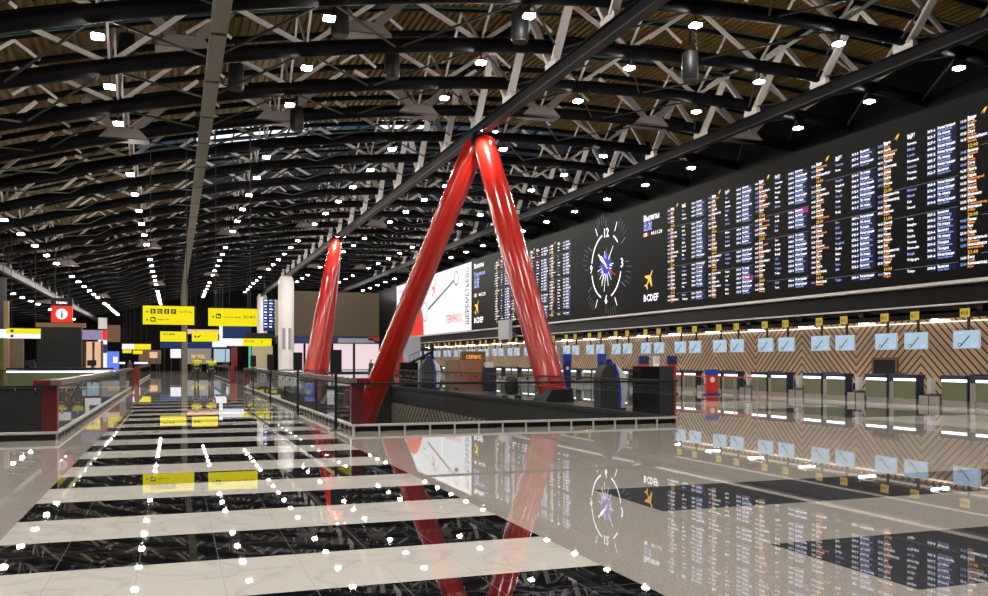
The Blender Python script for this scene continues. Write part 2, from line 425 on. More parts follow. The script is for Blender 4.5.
# black drum loudspeakers under the roof
sp = None
def at(px, py, zc):
    xc = (px - 494) / 890 * zc; s, c = math.sin(math.atan2(320, 890)), math.cos(math.atan2(320, 890))
    return (xc * c + zc * s, zc * c - xc * s, H + (361 - py) / 890 * zc)
for px, py, zc, lab in ((127,50,31,'above the far end of the information desk side'), (236,78,33,'beside the beige trunking'), (340,22,29,'over the striped walkway'),
                        (392,66,33,'between the walkway and the red V column'), (520,28,29,'above the red V column, closest to the camera'), (297,120,38,'over the hanging yellow signs'), (690,68,31,'near the girder above the departure board')):
    p = at(px, py, zc); lab = 'black drum loudspeaker hanging from the roof ' + lab
    if sp is None:
        sp = thing('hanging_drum_speaker', lab, 'loudspeaker', p, 0, 'drum loudspeakers under the roof')
        b = MB(); b.tube([(0,0,-.42),(0,0,-.36),(0,0,.5),(0,0,.56)], [.26,.3,.27,.2], 'black', 20); b.build('drum', sp)
        b = MB(); b.tube([(0,0,-.46),(0,0,-.42)], .25, 'steel_mid', 20); b.build('speaker_grille', sp)
        b = MB(); b.bar((0,0,.56), (0,0,1.3), .06, .06, 'steel_dark'); b.build('bracket', sp)
    else: dup(sp, p, lab)
# ------------------------------------------------------------------ red V columns
def vcol(label, apex, f1, f2, r, deep):
    v = thing('v_column', label, 'column', (apex[0], apex[1], 0))
    a = Vector((0, 0, apex[2]))
    for k, (fx, fy, fz) in enumerate((f1, f2)):
        f = Vector((fx - apex[0], fy - apex[1], fz))
        if deep and k == 0: f = f + (f - a) * ((4.95 + f.z) / (a.z - f.z))
        d = (a - f); n = d.normalized()
        side = Vector((f.x, f.y, 0)).normalized() * .26
        top = a + side - Vector((0,0,.1)); d = top - f
        pts = [f + d * t for t in (0, .25, .5, .75, .93, .985, 1)]
        b = MB(); b.tube(pts, [r, r, r, r*.98, r*.93, r*.85, r*.6], 'red', 40); b.build('leg', v)
        b = MB(); b.prism([(-.78,-.02),(.5,-.02),(.4,.5),(-.45,.5)], (f.x, f.y - .72, fz), UX, UZ, (0,1.3,0), 'black'); b.build('base', v)
    b = MB(); b.tube([a + Vector((0,0,-.55)), a + Vector((0,0,-.1)), a + Vector((0,0,.25))], [.35,.5,.4], 'steel_dark', 20); b.build('top_bearing', v)
    for dx in (-.28, .28):
        b = MB(); q = a + Vector((dx + .1, -.95, .12)); b.tube([q, q + Vector((0,.02,.22))], .13, 'black', 14); sl = b.build('spot_lamp', v)
        b = MB(); b.tube([q + Vector((0,0,-.02)), q], .11, 'spot', 14); b.build('spot_lens', sl)
    L = bpy.data.lights.new('column_spot', 'SPOT'); L.energy = 1500; L.spot_size = 1.3; L.spot_blend = .8; L.shadow_soft_size = .1; L.color = (1,.9,.8)
    o = bpy.data.objects.new('column_spot', L); COL.objects.link(o); o.location = (apex[0] - .5, apex[1] - 1.6, apex[2] + .3)
    o.rotation_euler = Vector((.3, 1.2, -3.0)).to_track_quat('-Z', 'Y').to_euler()
    return v
vcol('big glossy red V column between the glass railing and the departure board', (13.3, 38.8, H + 10.25), (9.4, 44.7, -.6), (14.15, 32.2, 0), .57, 1)
vcol('second red V column standing farther down the hall behind the first', (13.0, 75.2, H + 10.25), (9.9, 70.2, 0), (12.3, 79.5, 0), .56, 0)
def wcol(x, y, r, h, label):
    c = thing('round_column', label, 'column', (x, y, 0))
    b = MB(); b.tube([(0,0,0), (0,0,h - .6), (0,0,h)], [r, r, r * .7], 'white_col', 32); b.build('shaft', c)
    for k in (-.45, .30):
        b = MB(); b.box(k * r - .12, k * r + .24, -r * 1.03, -r * .8, 3.0, 5.6, 'grille'); b.build('air_grille', c)
    return c
wcol(12.95, 111.5, .95, H + 10.4, 'thick round white column with grey air grilles beside the second red column')
wcol(13.4, 148, .8, H + 10.8, 'round white column behind and beside the thick white one')
b = MB(); b.box(-.33, .33, -.33, .33, 0, H + 9.3, 'trunk'); tag(b.build('square_pillar', loc=(1.2, 113.5, 0)), 'slim square beige pillar at the end of the walkway between the yellow signs', 'pillar')
# ------------------------------------------------------------------ glass railings round the two openings
def side(parent, a, b_, cap, nb, cm='silver_paint'):
    a, e = Vector(a), Vector(b_); d = e - a; L = d.length; d.normalize(); w = Vector((-d.y, d.x, 0))
    n = max(1, round(L / 2.0))
    for k in range(n):
        p, q = a + d * (L * k / n + .012), a + d * (L * (k + 1) / n - .012)
        g = MB(); t = w * .008
        vs = [p - t, q - t, q + t, p + t]
        g.add([v + Vector((0,0,z)) for z in (.17, 1.08) for v in vs], [(3,2,1,0),(4,5,6,7),(0,1,5,4),(1,2,6,5),(2,3,7,6),(3,0,4,7)], 'glass')
        g.build('glass_panel', parent)
        g = MB(); g.bar(p + Vector((0,0,.95)) + d * .3, p + Vector((0,0,.95)) + d * .38, .06, .06, 'black'); g.build('glass_clamp', parent)
    g = MB()
    if cap: g.bar(a + Vector((0,0,1.16)), e + Vector((0,0,1.16)), .20, .11, 'cap'); 
    g.bar(a + Vector((0,0,1.08)), e + Vector((0,0,1.08)), .055, .05, 'black'); g.build('handrail', parent)
    g = MB(); g.bar(a + Vector((0,0,.145)), e + Vector((0,0,.145)), .09, .05, cm); g.bar(a + Vector((0,0,.06)) + w * .07, e + Vector((0,0,.06)) + w * .07, .02, .12, 'black'); g.build('curb_rail', parent)  # black strip added behind the rail, painting in the dark gap below it
    for k in range(nb + 1):
        p = a + d * (L * k / nb); g = MB(); g.bar(p - w * .03 * (1 if not cap else -1), p - w * .03 * (1 if not cap else -1) + Vector((0,0,.13)), .035, .035, cm); g.build('baluster', parent)
def cpost(parent, x, y, sx, block=True):
    g = MB(); g.box(x - .02 if sx > 0 else x - .27, x + .27 if sx > 0 else x + .02, y, y + .2, .17, 1.10, 'red_dark'); g.build('corner_post', parent, bevel=.01)
    g = MB(); g.box(x - .08 if sx > 0 else x - .42, x + .42 if sx > 0 else x + .08, y - .02, y + .32, 1.10, 1.21, 'red_dark'); g.build('corner_block', parent, bevel=.01)
rr = thing('glass_railing', 'glass railing with silver curb rail round the floor opening below the red V column', 'railing', (0,0,0))
x0, x1, y0, y1 = VR
side(rr, (x0, y0, 0), (x1, y0, 0), False, 14); side(rr, (x0, y1, 0), (x0, y0, 0), True, 55); side(rr, (x1, y0, 0), (x1, y1, 0), False, 20, 'steel_mid'); side(rr, (x1, y1, 0), (x0, y1, 0), False, 8, 'steel_mid')
cpost(rr, x0, y0 + .05, 1)
g = MB(); g.box(x0 - .05, x0 + .25, y1 + .1, y1 + .5, .1, 1.2, 'red_dark'); g.build('end_block', rr, bevel=.02)
rl = thing('glass_railing', 'glass railing round the floor opening in front of the information desk', 'railing', (0,0,0))
x0, x1, y0, y1 = VL
side(rl, (x1, y0, 0), (x0, y0, 0), False, 15); side(rl, (x1, y0, 0), (x1, y1, 0), True, 57); side(rl, (x0, y1, 0), (x1, y1, 0), False, 8)
cpost(rl, x1, y0 + .05, -1)
g = MB(); g.box(x1 - .3, x1 + .05, y1 + .1, y1 + .5, .1, 1.2, 'red_dark'); g.build('end_block', rl, bevel=.02)
for y0, y1, wh in ((66, 100, 'beyond the red floor line'),):
    for x, sx, lab in ((3.9, 1, 'towards the check-in side'), (-2.4, -1, 'towards the shop side')):
        r2 = thing('glass_railing', f'distant glass railing {wh}, on the edge {lab}', 'railing', (0,0,0))
        side(r2, (x, y0, 0), (x, y1, 0), True, 24)
        g = MB(); g.box(x - .15, x + .15, y0 - .5, y0, 0, 1.2, 'red_dark'); g.build('end_block', r2, bevel=.02)
# slim black information posts along the railing
ip = None
for k, (y, lab) in enumerate(((20.6, 'at the corner of the glass railing'), (27.3, 'second from the railing corner'), (35.4, 'third from the railing corner'), (43.4, 'fourth from the railing corner'))):
    lab = 'slim black post carrying a black screen, ' + lab
    if ip is None:
        ip = thing('screen_post', lab, 'screen post', (3.52, y, 0), 0, 'black screen posts along the walkway')
        b = MB(); b.box(-.13, .13, -.13, .13, 0, .02, 'black'); b.build('base_plate', ip)
        b = MB(); b.bar((0,0,.02), (0,0,1.4), .06, .06, 'black'); b.build('post', ip)
        bx('screen_box', ip, -.13, .13, -.05, .05, 1.33, 1.86, 'black', .006)
    else: dup(ip, (3.52, y, 0), lab)
# ------------------------------------------------------------------ check-in wall
CX = 25.5
b = MB(); b.box(28.6, 28.9, 8, 100, 0, 3.3, 'chevron'); struct(b.build('wall_right'))
b = MB(); b.box(31, 31.3, 4, 158, 0, 15, 'board'); struct(b.build('wall_right_upper'))
b = MB(); b.box(25.75, 28.6, 8, 106, 3.3, 3.4, 'black_gloss'); b.box(25.75, 25.9, 8, 106, 3.12, 3.56, 'recess'); b.box(25.95, 26.1, 8, 106, 3.56, 4.32, 'recess'); struct(b.build('trim_1'))
b = MB(); b.box(25.62, 25.9, 8, 106, 3.56, 3.62, 'silver_paint'); struct(b.build('trim_2'))
b = MB(); b.box(28.4, 28.6, 8, 100, 3.12, 3.16, 'soffit_line'); struct(b.build('trim_3'))
hb = thing('baggage_hatch', 'dark baggage hatch with wooden frame in the chevron slat wall', 'hatch', (28.6, 30.1, -.1))
b = MB(); b.box(-.05, .0, -.62, .62, 1.15, 1.75, 'black'); b.build('opening', hb)  # solid black slab: the dark of the opening is put into its colour
b = MB()
for y_, z0, z1 in ((-.72,1.05,1.85),(.62,1.05,1.85)): b.box(-.1, 0, y_, y_ + .1, z0, z1, 'wood')
b.box(-.1, 0, -.62, .62, 1.75, 1.85, 'wood'); b.box(-.1, 0, -.62, .62, 1.05, 1.15, 'wood'); b.build('hatch_frame', hb)
# prototypes
dk = thing('check_in_desk', '', 'check-in desk', (0,0,0), 0, 'olive check-in desks')
bx('front_panel', dk, 0, .05, 0, 1.05, .22, .86, 'olive'); bx('plinth', dk, .02, .42, 0, 1.05, 0, .22, 'stainless', .01)
bx('light_strip', dk, -.01, .05, .01, 1.04, .87, .95, 'led'); bx('desk_top', dk, -.06, .46, -.02, 1.07, .96, 1.10, 'navy', .01); bx('body', dk, .05, .42, 0, 1.05, .22, .96, 'stainless')
bx('side_panel', dk, .0, .34, -.05, -.02, .2, 1.10, 'navy')
dp = thing('desk_pillar', '', 'pillar', (0,0,0), 0, 'steel pillars between paired check-in desks')
bx('steel_body', dp, 0, .5, 0, .25, 0, .84, 'stainless', .01); bx('dark_cap', dp, -.03, .55, -.01, .26, .84, 1.14, 'navy', .01)
bt = thing('baggage_belt', '', 'baggage belt', (0,0,0), 0, 'baggage belts between the check-in desks')
b = MB(); b.box(.05, 2.9, 0, .95, 0, .34, 'stainless'); b.box(.03, .06, .46, .49, 0, .34, 'black'); b.build('steel_base', bt, bevel=.02)
b = MB(); b.prism([(0,.34),(1.4,.42),(2.9,.62),(2.9,.34)], (.08, .08, 0), UX, UZ, (0,.8,0), 'black'); b.build('belt', bt)
b = MB(); b.box(.42, .64, .72, .92, .42, .95, 'white'); b.build('scale_panel', bt, bevel=.02)
def display(num, y):
    t = thing('hanging_display', f'yellow number plate {num} with a pale flight monitor hanging below it', 'display', (25.42, y, 0), 0, 'hanging check-in number displays')
    b = MB(); b.box(-.02, .03, -.12, .24, 3.10, 3.40, 'num_yellow'); b.text(str(num), (-.024, .06, 3.15), UL, UZ, .20, 't_black', .31, 'c', False); b.build('number_plate', t)
    b = MB(); b.bar((.05, -.06, 2.3), (.05, -.06, 3.5), .07, .07, 'black'); b.bar((.05,-.06,3.45), (.4,-.06,3.45), .06, .06, 'black'); b.build('pole', t)
    m = bx('monitor', t, 0, .05, -.55, .55, 2.02, 2.65, 'silver_paint', .005)
    b = MB(); b.box(-.004, 0, -.53, .53, 2.04, 2.63, 'screen_pale')
    o = (-.008, .25, 2.12)
    b.flat([(0,0),(.04,-.02),(.42,.34),(.38,.36)], o, UL, UZ, 'screen_navy'); b.ring((-.008, .27, 2.16), UL, UZ, .05, .075, 'screen_navy', n=12)
    b.flat([(0,0),(.34,0),(.34,.07),(0,.07)], (-.008, .48, 2.53), UL, UZ, 't_blue'); b.flat([(0,0),(.26,0),(.26,.09),(0,.09)], (-.008, -.2, 2.10), UL, UZ, 't_blue')
    b.build('screen', m)
first = True
ll = None
for k in range(-1, 20):
    y = 25.4 + 3.65 * k; na, nb = 407 - 2 * k, 406 - 2 * k
    if k == -1: na, nb = 409, 408
    labs = [f'olive front check-in desk below hanging number {na}', f'olive front check-in desk below hanging number {nb}', f'steel pillar with dark cap between check-in desks {nb} and {na}', f'steel baggage belt with white scale panel beside check-in desk {na}']
    locs = [(CX, y, 0), (CX, y + 1.42, 0), (CX + .05, y + 1.095, 0), (CX, y - 1.03, 0)]
    for pr, lab, loc in zip((dk, dk, dp, bt), labs, locs):
        if not pr['label']: pr['label'] = lab; pr.location = loc
        else: dup(pr, loc, lab)
    display(na, y - .10); display(nb, y + 1.36)
    lab = f'slim linear lamp under the black soffit near number {na}'
    if ll is None:
        ll = thing('ceiling_strip_lamp', lab, 'lamp', (0,0,0), 0, 'linear lamps under the check-in soffit')
        b = MB(); b.box(0, .8, 0, .07, .03, .06, 'black'); b.box(.3, .33, .02, .05, .06, .24, 'black'); b.box(.6, .63, .02, .05, .06, .24, 'black'); b.build('lamp_housing', ll)
        b = MB(); b.box(0, .8, .005, .065, 0, .03, 'linear'); b.build('tube', ll)
        ll.location = (26.0, y - .3, 3.06)
    else: dup(ll, (26.0, y - .3, 3.06), lab)
# dome cameras under the fascia
dm = None
for k in range(0, 9):
    y = 24.55 + 3.65 * k if k else 22.7; lab = f'black dome camera on the dark fascia, {ORD[k]} along from plate 408'
    if dm is None:
        dm = thing('dome_camera', lab, 'camera', (25.6, y, 3.46), 0, 'dome cameras on the fascia')
        b = MB(); b.tube([(0,0,-.16),(0,0,-.13),(0,0,-.05),(0,0,.05)], [.05,.11,.15,.15], 'black_gloss', 16); b.build('dome', dm)
        b = MB(); b.box(-.02, .2, -.05, .05, .02, .09, 'steel_mid'); b.build('bracket', dm)
    else: dup(dm, (25.6, y, 3.46), lab)
# ------------------------------------------------------------------ departure board
BX = 25.5; BB, BT = 4.40, 10.68
bd = thing('departure_board', 'huge black departure board with columns of white and orange flights and a clock', 'departure board', (BX, 0, 0))
bx('board_panel', bd, 0, .4, 8, 76.8, BB, BT, 'board')
bx('lower_edge', bd, -.06, .42, 8, 76.8, BB - .11, BB, 'silver_paint')
cities = 'Сочи Москва Казань Пермь Уфа Самара Анапа Томск Омск Минск Ереван Баку Рим Прага Дубай Париж Лондон Милан Бангкок Пекин Шанхай Сеул Токио Дели Калининград Волгоград Екатеринбург Новосибирск Владивосток Хабаровск Мурманск Архангельск'.split()
lat = 'Sochi Kazan Perm Ufa Samara Anapa Tomsk Omsk Minsk Yerevan Baku Rome Prague Dubai Paris London Milan Bangkok Beijing Seoul Tokyo Delhi Kaliningrad Volgograd Yekaterinburg Novosibirsk Murmansk'.split()
stat = ['Регистрация', 'Посадка', 'Вылетел', 'По плану']
eng = ['Check-in', 'Boarding', 'Departed', 'Open']
def column(y0, rows, lo, seed):
    q = random.Random(seed); z = 9.72; p = .2135; sep = {q.randint(3, 8), q.randint(10, 15), q.randint(17, 23)}; X = -.006
    col = MB()
    bgs = []
    col.text('ВЫЛЕТ', (X, y0 - 1.18, 9.84), UL, UZ, .11, 't_white', .36); col.text('Время', (X, y0 - .02, 9.84), UL, UZ, .11, 't_white', .34)
    col.flat([(0,.06),(.13,.14),(.10,.02),(.20,.16),(.26,.26),(.14,.22)], (X, y0 - .55, 9.84), UL, UZ, 't_amber')
    run0 = 0
    for r in range(rows):
        zr = z - r * p
        if zr < lo: break
        if r in sep:
            col.text(f'{q.randint(6,23):02d}:00', (X, y0 - .02, zr + .01), UL, UZ, .13, 't_amber', .42)
            col.flat([(0,0),(2.9,0),(2.9,.014),(0,.014)], (X, y0 - .55, zr - .01), UL, UZ, 't_dim')
            continue
        def w(s, off, dz, h, m, mx):
            wd = min(mx, len(s) * h * .72); col.text(s, (X, y0 - off, zr + dz), UL, UZ, h, m, wd)
        w(f'{q.randint(0,23):02d}:{q.randint(0,11)*5:02d}', -.28, .06, .095, 't_white' if q.random() < .7 else 't_blue', .25)
        w(q.choice(cities), .02, .075, .098, 't_white', 1.05); w(q.choice(lat), .02, -.022, .082, 't_orange', 1.15)
        w(q.choice(lat)[:q.randint(3, 8)], 1.18, .05, .10, 't_blue' if q.random() < .35 else 't_white', .55)
        w(f'{q.randint(300,408)}-{q.randint(1,9)}', 2.11, .06, .10, 't_white', .38)
        if q.random() < .02: col.flat([(0,-.04),(.85,-.04),(.85,.18),(0,.18)], (X + .002, y0 - 2.57, zr), UL, UZ, 't_purple')
        w(q.choice(stat), 2.57, .085, .095, 't_white', q.uniform(.7, .84)); w(q.choice(eng) + ' ' + q.choice(eng), 2.57, -.01, .075, 't_blue', q.uniform(.5, .72))
        col.flat([(0,-.02),(.42,-.02),(.42,.19),(0,.19)], (X + .004, y0 - 2.09, zr - .01), UL, UZ, 't_navy'); col.flat([(0,-.02),(.82,-.02),(.82,.19),(0,.19)], (X + .004, y0 - 2.55, zr - .01), UL, UZ, 't_navy')
    col.build('flight_column', bd)
for i, y0 in enumerate((15.5, 19.3, 23.14, 26.96, 30.75, 34.65, 38.5, 42.45)): column(y0, 26, 4.6, 100 + i)
for i, y0 in enumerate((58.8, 62.7, 66.5, 70.4)): column(y0, 26, 4.6, 200 + i)
def plane_icon(b, o, s, m):
    h = [(.0,1.0),(.07,.9),(.1,.4),(.78,-.12),(.78,-.27),(.1,-.08),(.07,-.55),(.32,-.78),(.32,-.9),(.0,-.78)]
    P = h + [(-x, y) for x, y in reversed(h[1:-1])]; c, n = math.cos(math.radians(-38)), math.sin(math.radians(-38))
    b.flat([((x * c - y * n) * s * .62 + .5 * s, (x * n + y * c) * s * .62 + .6 * s) for x, y in P], o, UL, UZ, m)
for y0, w, lab in ((45.4, 1.75, 'b'), (76.2, 2.6, 'a')):
    b = MB(); X = -.006; s = w / 1.75
    b.text('Вылеты', (X, y0, 9.62 + (.3 if lab == 'a' else 0)), UL, UZ, .34 * (1.2 if lab == 'a' else 1), 't_white', w)
    if lab == 'a': b.text('Departures', (X, y0, 9.2), UL, UZ, .42, 't_blue', w * 1.15)
    b.text('出发', (X, y0, 9.1 if lab == 'b' else 8.2), UL, UZ, .42 if lab == 'b' else .8, 't_blue', w * .55)
    zf = 8.75 if lab == 'b' else 7.35
    for j, cm in enumerate(('t_orange', 't_white', 't_red')): b.flat([(0,0),(.16*s,0),(.16*s,.2*s),(0,.2*s)], (X, y0 - j * .2 * s, zf), UL, UZ, cm)
    b.text('04.11.20', (X, y0 - .85 * s, zf), UL, UZ, .2 * s, 't_white', w * .7)
    b.build('header_text', bd)
    b = MB(); plane_icon(b, (X, y0 - .1, 5.62), 1.05 * (1 if lab == 'b' else 1.2), 't_amber'); b.build('plane_icon', bd)
    b = MB(); b.text('BCDEF', (X, y0, 5.02), UL, UZ, .40 * (1 if lab == 'b' else 1.25), 't_white', w * .95); b.build('gate_letters', bd)
# clock
ck = MB(); C0 = Vector((-.006, 50.15, 7.56)); U, V_ = Vector(UL), Vector(UZ)
def rad(a, r0, r1, w, m, dx=0):
    d = U * math.sin(a) + V_ * math.cos(a); n = U * math.cos(a) - V_ * math.sin(a); o = C0 + Vector((dx,0,0))
    ck.quad([o + d * r0 - n * w, o + d * r0 + n * w, o + d * r1 + n * w, o + d * r1 - n * w], m)
for h in range(12):
    a = math.pi * h / 6
    if h % 3 == 0:
        p = C0 + (U * math.sin(a) + V_ * math.cos(a)) * 2.1; ck.text(str(h or 12), p - V_ * .28, UL, UZ, .58, 't_white', None, 'c'); rad(a, 2.5, 3.0, .018, 't_dim')
    else: rad(a, 2.35, 2.95, .03, 't_white' if h % 2 else 't_dim')
    for f in (.2, .4, .6, .8): rad(a + math.pi / 6 * f, 2.75, 3.35, .012, 't_dim' if h % 2 else 't_navy')
for a0, a1 in ((.22, .40), (.62, .74), (.04 - .02, .04)): pass
for a0, a1 in ((280, 345), (30, 50), (105, 160), (200, 258)):
    n = 14
    for i in range(n):
        A0 = math.radians(90 - a0 - (a1 - a0) * i / n); A1 = math.radians(90 - a0 - (a1 - a0) * (i + 1) / n)
        ck.quad([C0 + U * math.cos(A) * r + V_ * math.sin(A) * r for A, r in ((A0, 1.98), (A0, 2.08), (A1, 2.08), (A1, 1.98))], 't_white')
ck.ring(C0 + Vector((.002,0,0)), UL, UZ, 0, .78, 'clockblue', n=24)
q = random.Random(3)
for i in range(26): rad(q.uniform(0, 6.28), .5, q.uniform(.75, 1.25), .02, 't_dim' if i % 2 else 't_white')
for a, r in ((3.3, 1.6), (3.6, 1.35), (2.9, 1.3), (.7, 1.5)): rad(a, .5, r, .025, 't_white')
rad(math.radians(-52), -.25, 1.35, .06, 't_white', -.004); rad(math.radians(118), -.6, 1.45, .03, 't_red', -.006); rad(math.radians(-47), 0, .9, .09, 't_white', -.005)
ck.build('clock_face', bd)
# white map billboard at the far end of the board
bb = thing('map_billboard', 'white lit billboard with airport map and red disc at the end of the departure board', 'billboard', (BX, 0, 0))
bx('frame', bb, 0, .4, 76.9, 106, BB, BT, 'board'); bx('lower_edge', bb, -.06, .42, 76.9, 106, BB - .11, BB, 'silver_paint')
b = MB(); X = -.01; b.box(X, 0, 77.0, 105.9, BB + .02, BT - .04, 'screen_white')
for i in range(1, 5): pass
n = 30; cy, cz, rr_ = 97.9, BB + .03, 4.5
b.flat([(rr_ * math.cos(math.pi * i / n), rr_ * 1.0 * math.sin(math.pi * i / n)) for i in range(n + 1)], (X - .004, cy, cz), UL, UZ, 't_red')
def bl(y0, z0, y1, z1, w, m): b.bar((X - .004, y0, z0), (X - .004, y1, z1), .004, w, m, UZ)
bl(91.6, 7.1, 82.3, 9.4, .26, 't_black'); bl(93.5, 8.4, 86.0, 10.1, .08, 'lavender')
b.ring((X - .006, 81.6, 9.55), UL, UZ, .55, .75, 'deepblue', n=24); b.ring((X - .006, 93.0, 6.9), UL, UZ, .95, 1.05, 't_black', n=24)
b.text('ШЕРЕМЕТЬЕВО', (X - .006, 77.7, 4.95), UZ, (0,1,0), 1.0, 't_black', 5.3)
b.text('ТЕРМИНАЛ C', (X - .006, 85.0, 5.35), UL, UZ, .75, 't_red', 5.2)
b.text('ТЕРМИНАЛ', (X - .006, 105.2, 9.7), UL, UZ, .35, 't_red', 3.5)
plane_icon(b, (X - .006, 90.2, 8.1), 1.5, 't_red'); b.ring((X - .006, 88.9, 9.8), UL, UZ, .18, .28, 't_black', n=12)
b.build('lit_face', bb)
t = MB(); t.box(-.15, .15, -1.2, 1.2, 3.35, 4.9, 'lavender'); tag(t.build('sign_box', loc=(25.15, 67.3, 0)), 'plain pale grey box sign hanging just under the departure board', 'sign')
# ------------------------------------------------------------------ hanging yellow signs
def hsign(px0, px1, py0, py1, zc, label, draw, split=None, name='hanging_sign', rods=True):
    a = at((px0 + px1) / 2, (py0 + py1) / 2, zc); w = (px1 - px0) / 890 * zc; h = (py1 - py0) / 890 * zc
    yaw = -math.atan2(320, 890) * .35
    t = thing(name, label, 'sign', (a[0], a[1], a[2]), 0, None)
    w *= .92
    b = MB(); b.box(-w/2, w/2, 0, .12, -h/2, h/2, 'sign_yellow'); 
    O = (-w/2, -.004, -h/2)
    if split == 'low': b.flat([(0,0),(w,0),(w,h*.48),(0,h*.48)], O, UX, UZ, 'screen_white')
    if split == 'left': b.flat([(0,0),(w*.42,0),(w*.42,h),(0,h)], O, UX, UZ, 'screen_white')
    if split == 'all': b.flat([(0,0),(w,0),(w,h),(0,h)], O, UX, UZ, 'screen_white')
    p = b.build('sign_panel', t)
    b = MB(); draw(b, w, h, (-w/2, -.008, -h/2)); 
    if b.v: b.build('lettering', p)
    if rods:
        top = zb(a[0]) - a[2]
        for k in (-.35, .35):
            b = MB(); b.bar((k * w, .06, h/2), (k * w, .06, max(top, h/2 + 1)), .025, .025, 'steel_mid'); b.build('rod', t)
    return t
def put(b, O, x, z): return (O[0] + x, O[1], O[2] + z)
def blk(b, O, x, z, s, ch):
    b.flat([(0,0),(s,0),(s,s),(0,s)], put(b, O, x, z), UX, UZ, 't_black')
    if ch: b.text(ch, (O[0] + x + s/2, O[1] - .003, O[2] + z + s*.16), UX, UZ, s * .66, 'sign_yellow', None, 'c')
def tri(b, O, x, z, s): b.flat([(0,0),(s,0),(s/2,s)], put(b, O, x, z), UX, UZ, 't_black')
def d1(b, w, h, O):
    tri(b, O, .12, h*.64, .09)
    for i, c in enumerate('BDEF'): blk(b, O, .30 + i * .27, h*.58, .2, c)
    b.text('Gates Выходы', put(b, O, 1.42, h*.66), UX, UZ, .06, 't_black'); tri(b, O, .12, h*.2, .09); blk(b, O, .30, h*.14, .2, ''); b.text('Baggage claim', put(b, O, .58, h*.24), UX, UZ, .06, 't_black')
    b.flat([(.03,.05),(.17,.05),(.17,.12),(.03,.16)], (O[0] + .30, O[1] - .003, O[2] + h*.14), UX, UZ, 'sign_yellow')
def d2(b, w, h, O):
    tri(b, O, .15, h*.48, .09); blk(b, O, .30, h*.42, .2, ''); b.flat([(.03,.05),(.17,.05),(.17,.10),(.03,.16)], (O[0] + .30, O[1] - .003, O[2] + h*.42), UX, UZ, 'sign_yellow')
    b.text('Check-in desks', put(b, O, .58, h*.47), UX, UZ, .06, 't_black', .74); b.text('301-416', put(b, O, 1.40, h*.44), UX, UZ, .13, 't_black', .50)
def d3(b, w, h, O): b.text('301-408', put(b, O, w*.1, h*.62), UX, UZ, h*.24, 't_black', w*.45)
def d4(b, w, h, O): tri(b, O, w*.08, h*.4, h*.25); plane = [(0,0),(.5,.2),(1,.9),(.6,.6),(.2,.5)]; b.flat([(x*h*.4, z*h*.4) for x, z in plane], put(b, O, w*.2, h*.35), UX, UZ, 't_black')
def d5(b, w, h, O): b.text('301-399', put(b, O, w*.45, h*.5), UX, UZ, h*.25, 't_black', w*.2); b.text('7', put(b, O, w*.78, h*.35), UX, UZ, h*.35, 't_black')
def d6(b, w, h, O): blk(b, O, w*.12, h*.62, h*.26, ''); blk(b, O, w*.12, h*.12, h*.26, '')
def d0(b, w, h, O): pass
hsign(142.5, 195, 306, 324.5, 37.5, 'large yellow hanging sign with black gate letters B D E F', d1)
hsign(207.5, 259, 308.5, 326, 37.5, 'large yellow hanging sign reading check-in numbers, next to the gate letter sign', d2)
hsign(160, 186.5, 331.5, 341.5, 81, 'smaller yellow hanging sign with desk numbers below the gate letter sign', d3)
hsign(191.5, 218.5, 331.5, 341.5, 79, 'smaller yellow hanging sign with a black plane mark above the two walkers', d4)
hsign(221, 273, 338.5, 346, 86, 'wide hanging sign, white at one end and yellow for the rest', d5, 'left')
hsign(7, 40, 328.5, 338.5, 53, 'hanging sign split into a yellow upper and white lower half', d6, 'low')
hsign(-16, 6.3, 329, 338, 53, 'white hanging sign cut by the picture edge beside the yellow and white one', d0, 'all')
hsign(122, 151, 344, 349.5, 118, 'distant half white half yellow sign over the far railing', d0, 'left')
hsign(122.5, 131.5, 350, 353, 125, 'tiny distant yellow sign below the half white half yellow one', d0)
hsign(133, 142.5, 350.5, 354, 125, 'tiny distant yellow sign beside the other tiny one', d0)
# ------------------------------------------------------------------ information desk, kiosk and shops
idk = thing('information_desk', 'curved olive information desk with a white light strip', 'desk', (-6.3, 57.4, 0))
def arcbox(b, r0, r1, z0, z1, m, a0=-2.3, a1=-.84, n=16, cy=3.6, sx=1.15):
    vs = []
    for i in range(n + 1):
        a = a0 + (a1 - a0) * i / n
        for r in (r0, r1):
            for z in (z0, z1): vs.append((r * math.cos(a) * sx, cy + r * math.sin(a), z))
    fs = []
    for i in range(n):
        o = 4 * i; fs += [(o, o+1, o+5, o+4), (o+2, o+6, o+7, o+3), (o+1, o+3, o+7, o+5), (o, o+4, o+6, o+2)]
    fs += [(0,2,3,1), (4*n, 4*n+1, 4*n+3, 4*n+2)]
    b.add(vs, fs, m)
b = MB(); arcbox(b, 3.3, 3.7, 0, .92, 'olive'); b.build('desk_front', idk)
b = MB(); arcbox(b, 3.45, 3.73, .93, 1.07, 'led'); b.build('light_strip', idk)
b = MB(); arcbox(b, 2.9, 3.75, 1.08, 1.2, 'black'); b.build('desk_top', idk)
for x in (-1.6, .8, 1.7):
    b = MB(); b.box(-.25, .25, -.03, .03, .12, .45, 'black'); b.box(-.03, .03, -.02, .02, .0, .12, 'black'); b.box(-.12,.12,-.08,.08,0,.015,'black'); tag(b.build('computer_monitor', loc=(-6.3 + x, 57.9, 1.2)), {-1.6:'black computer screen near the outer end of the information desk', .8:'black computer screen on the middle of the information desk', 1.7:'black computer screen near the walkway end of the information desk'}[x], 'monitor')
kw = thing('black_kiosk', 'black boxy kiosk behind the information desk, under the red info sign', 'kiosk', (-6.6, 61.0, 0))
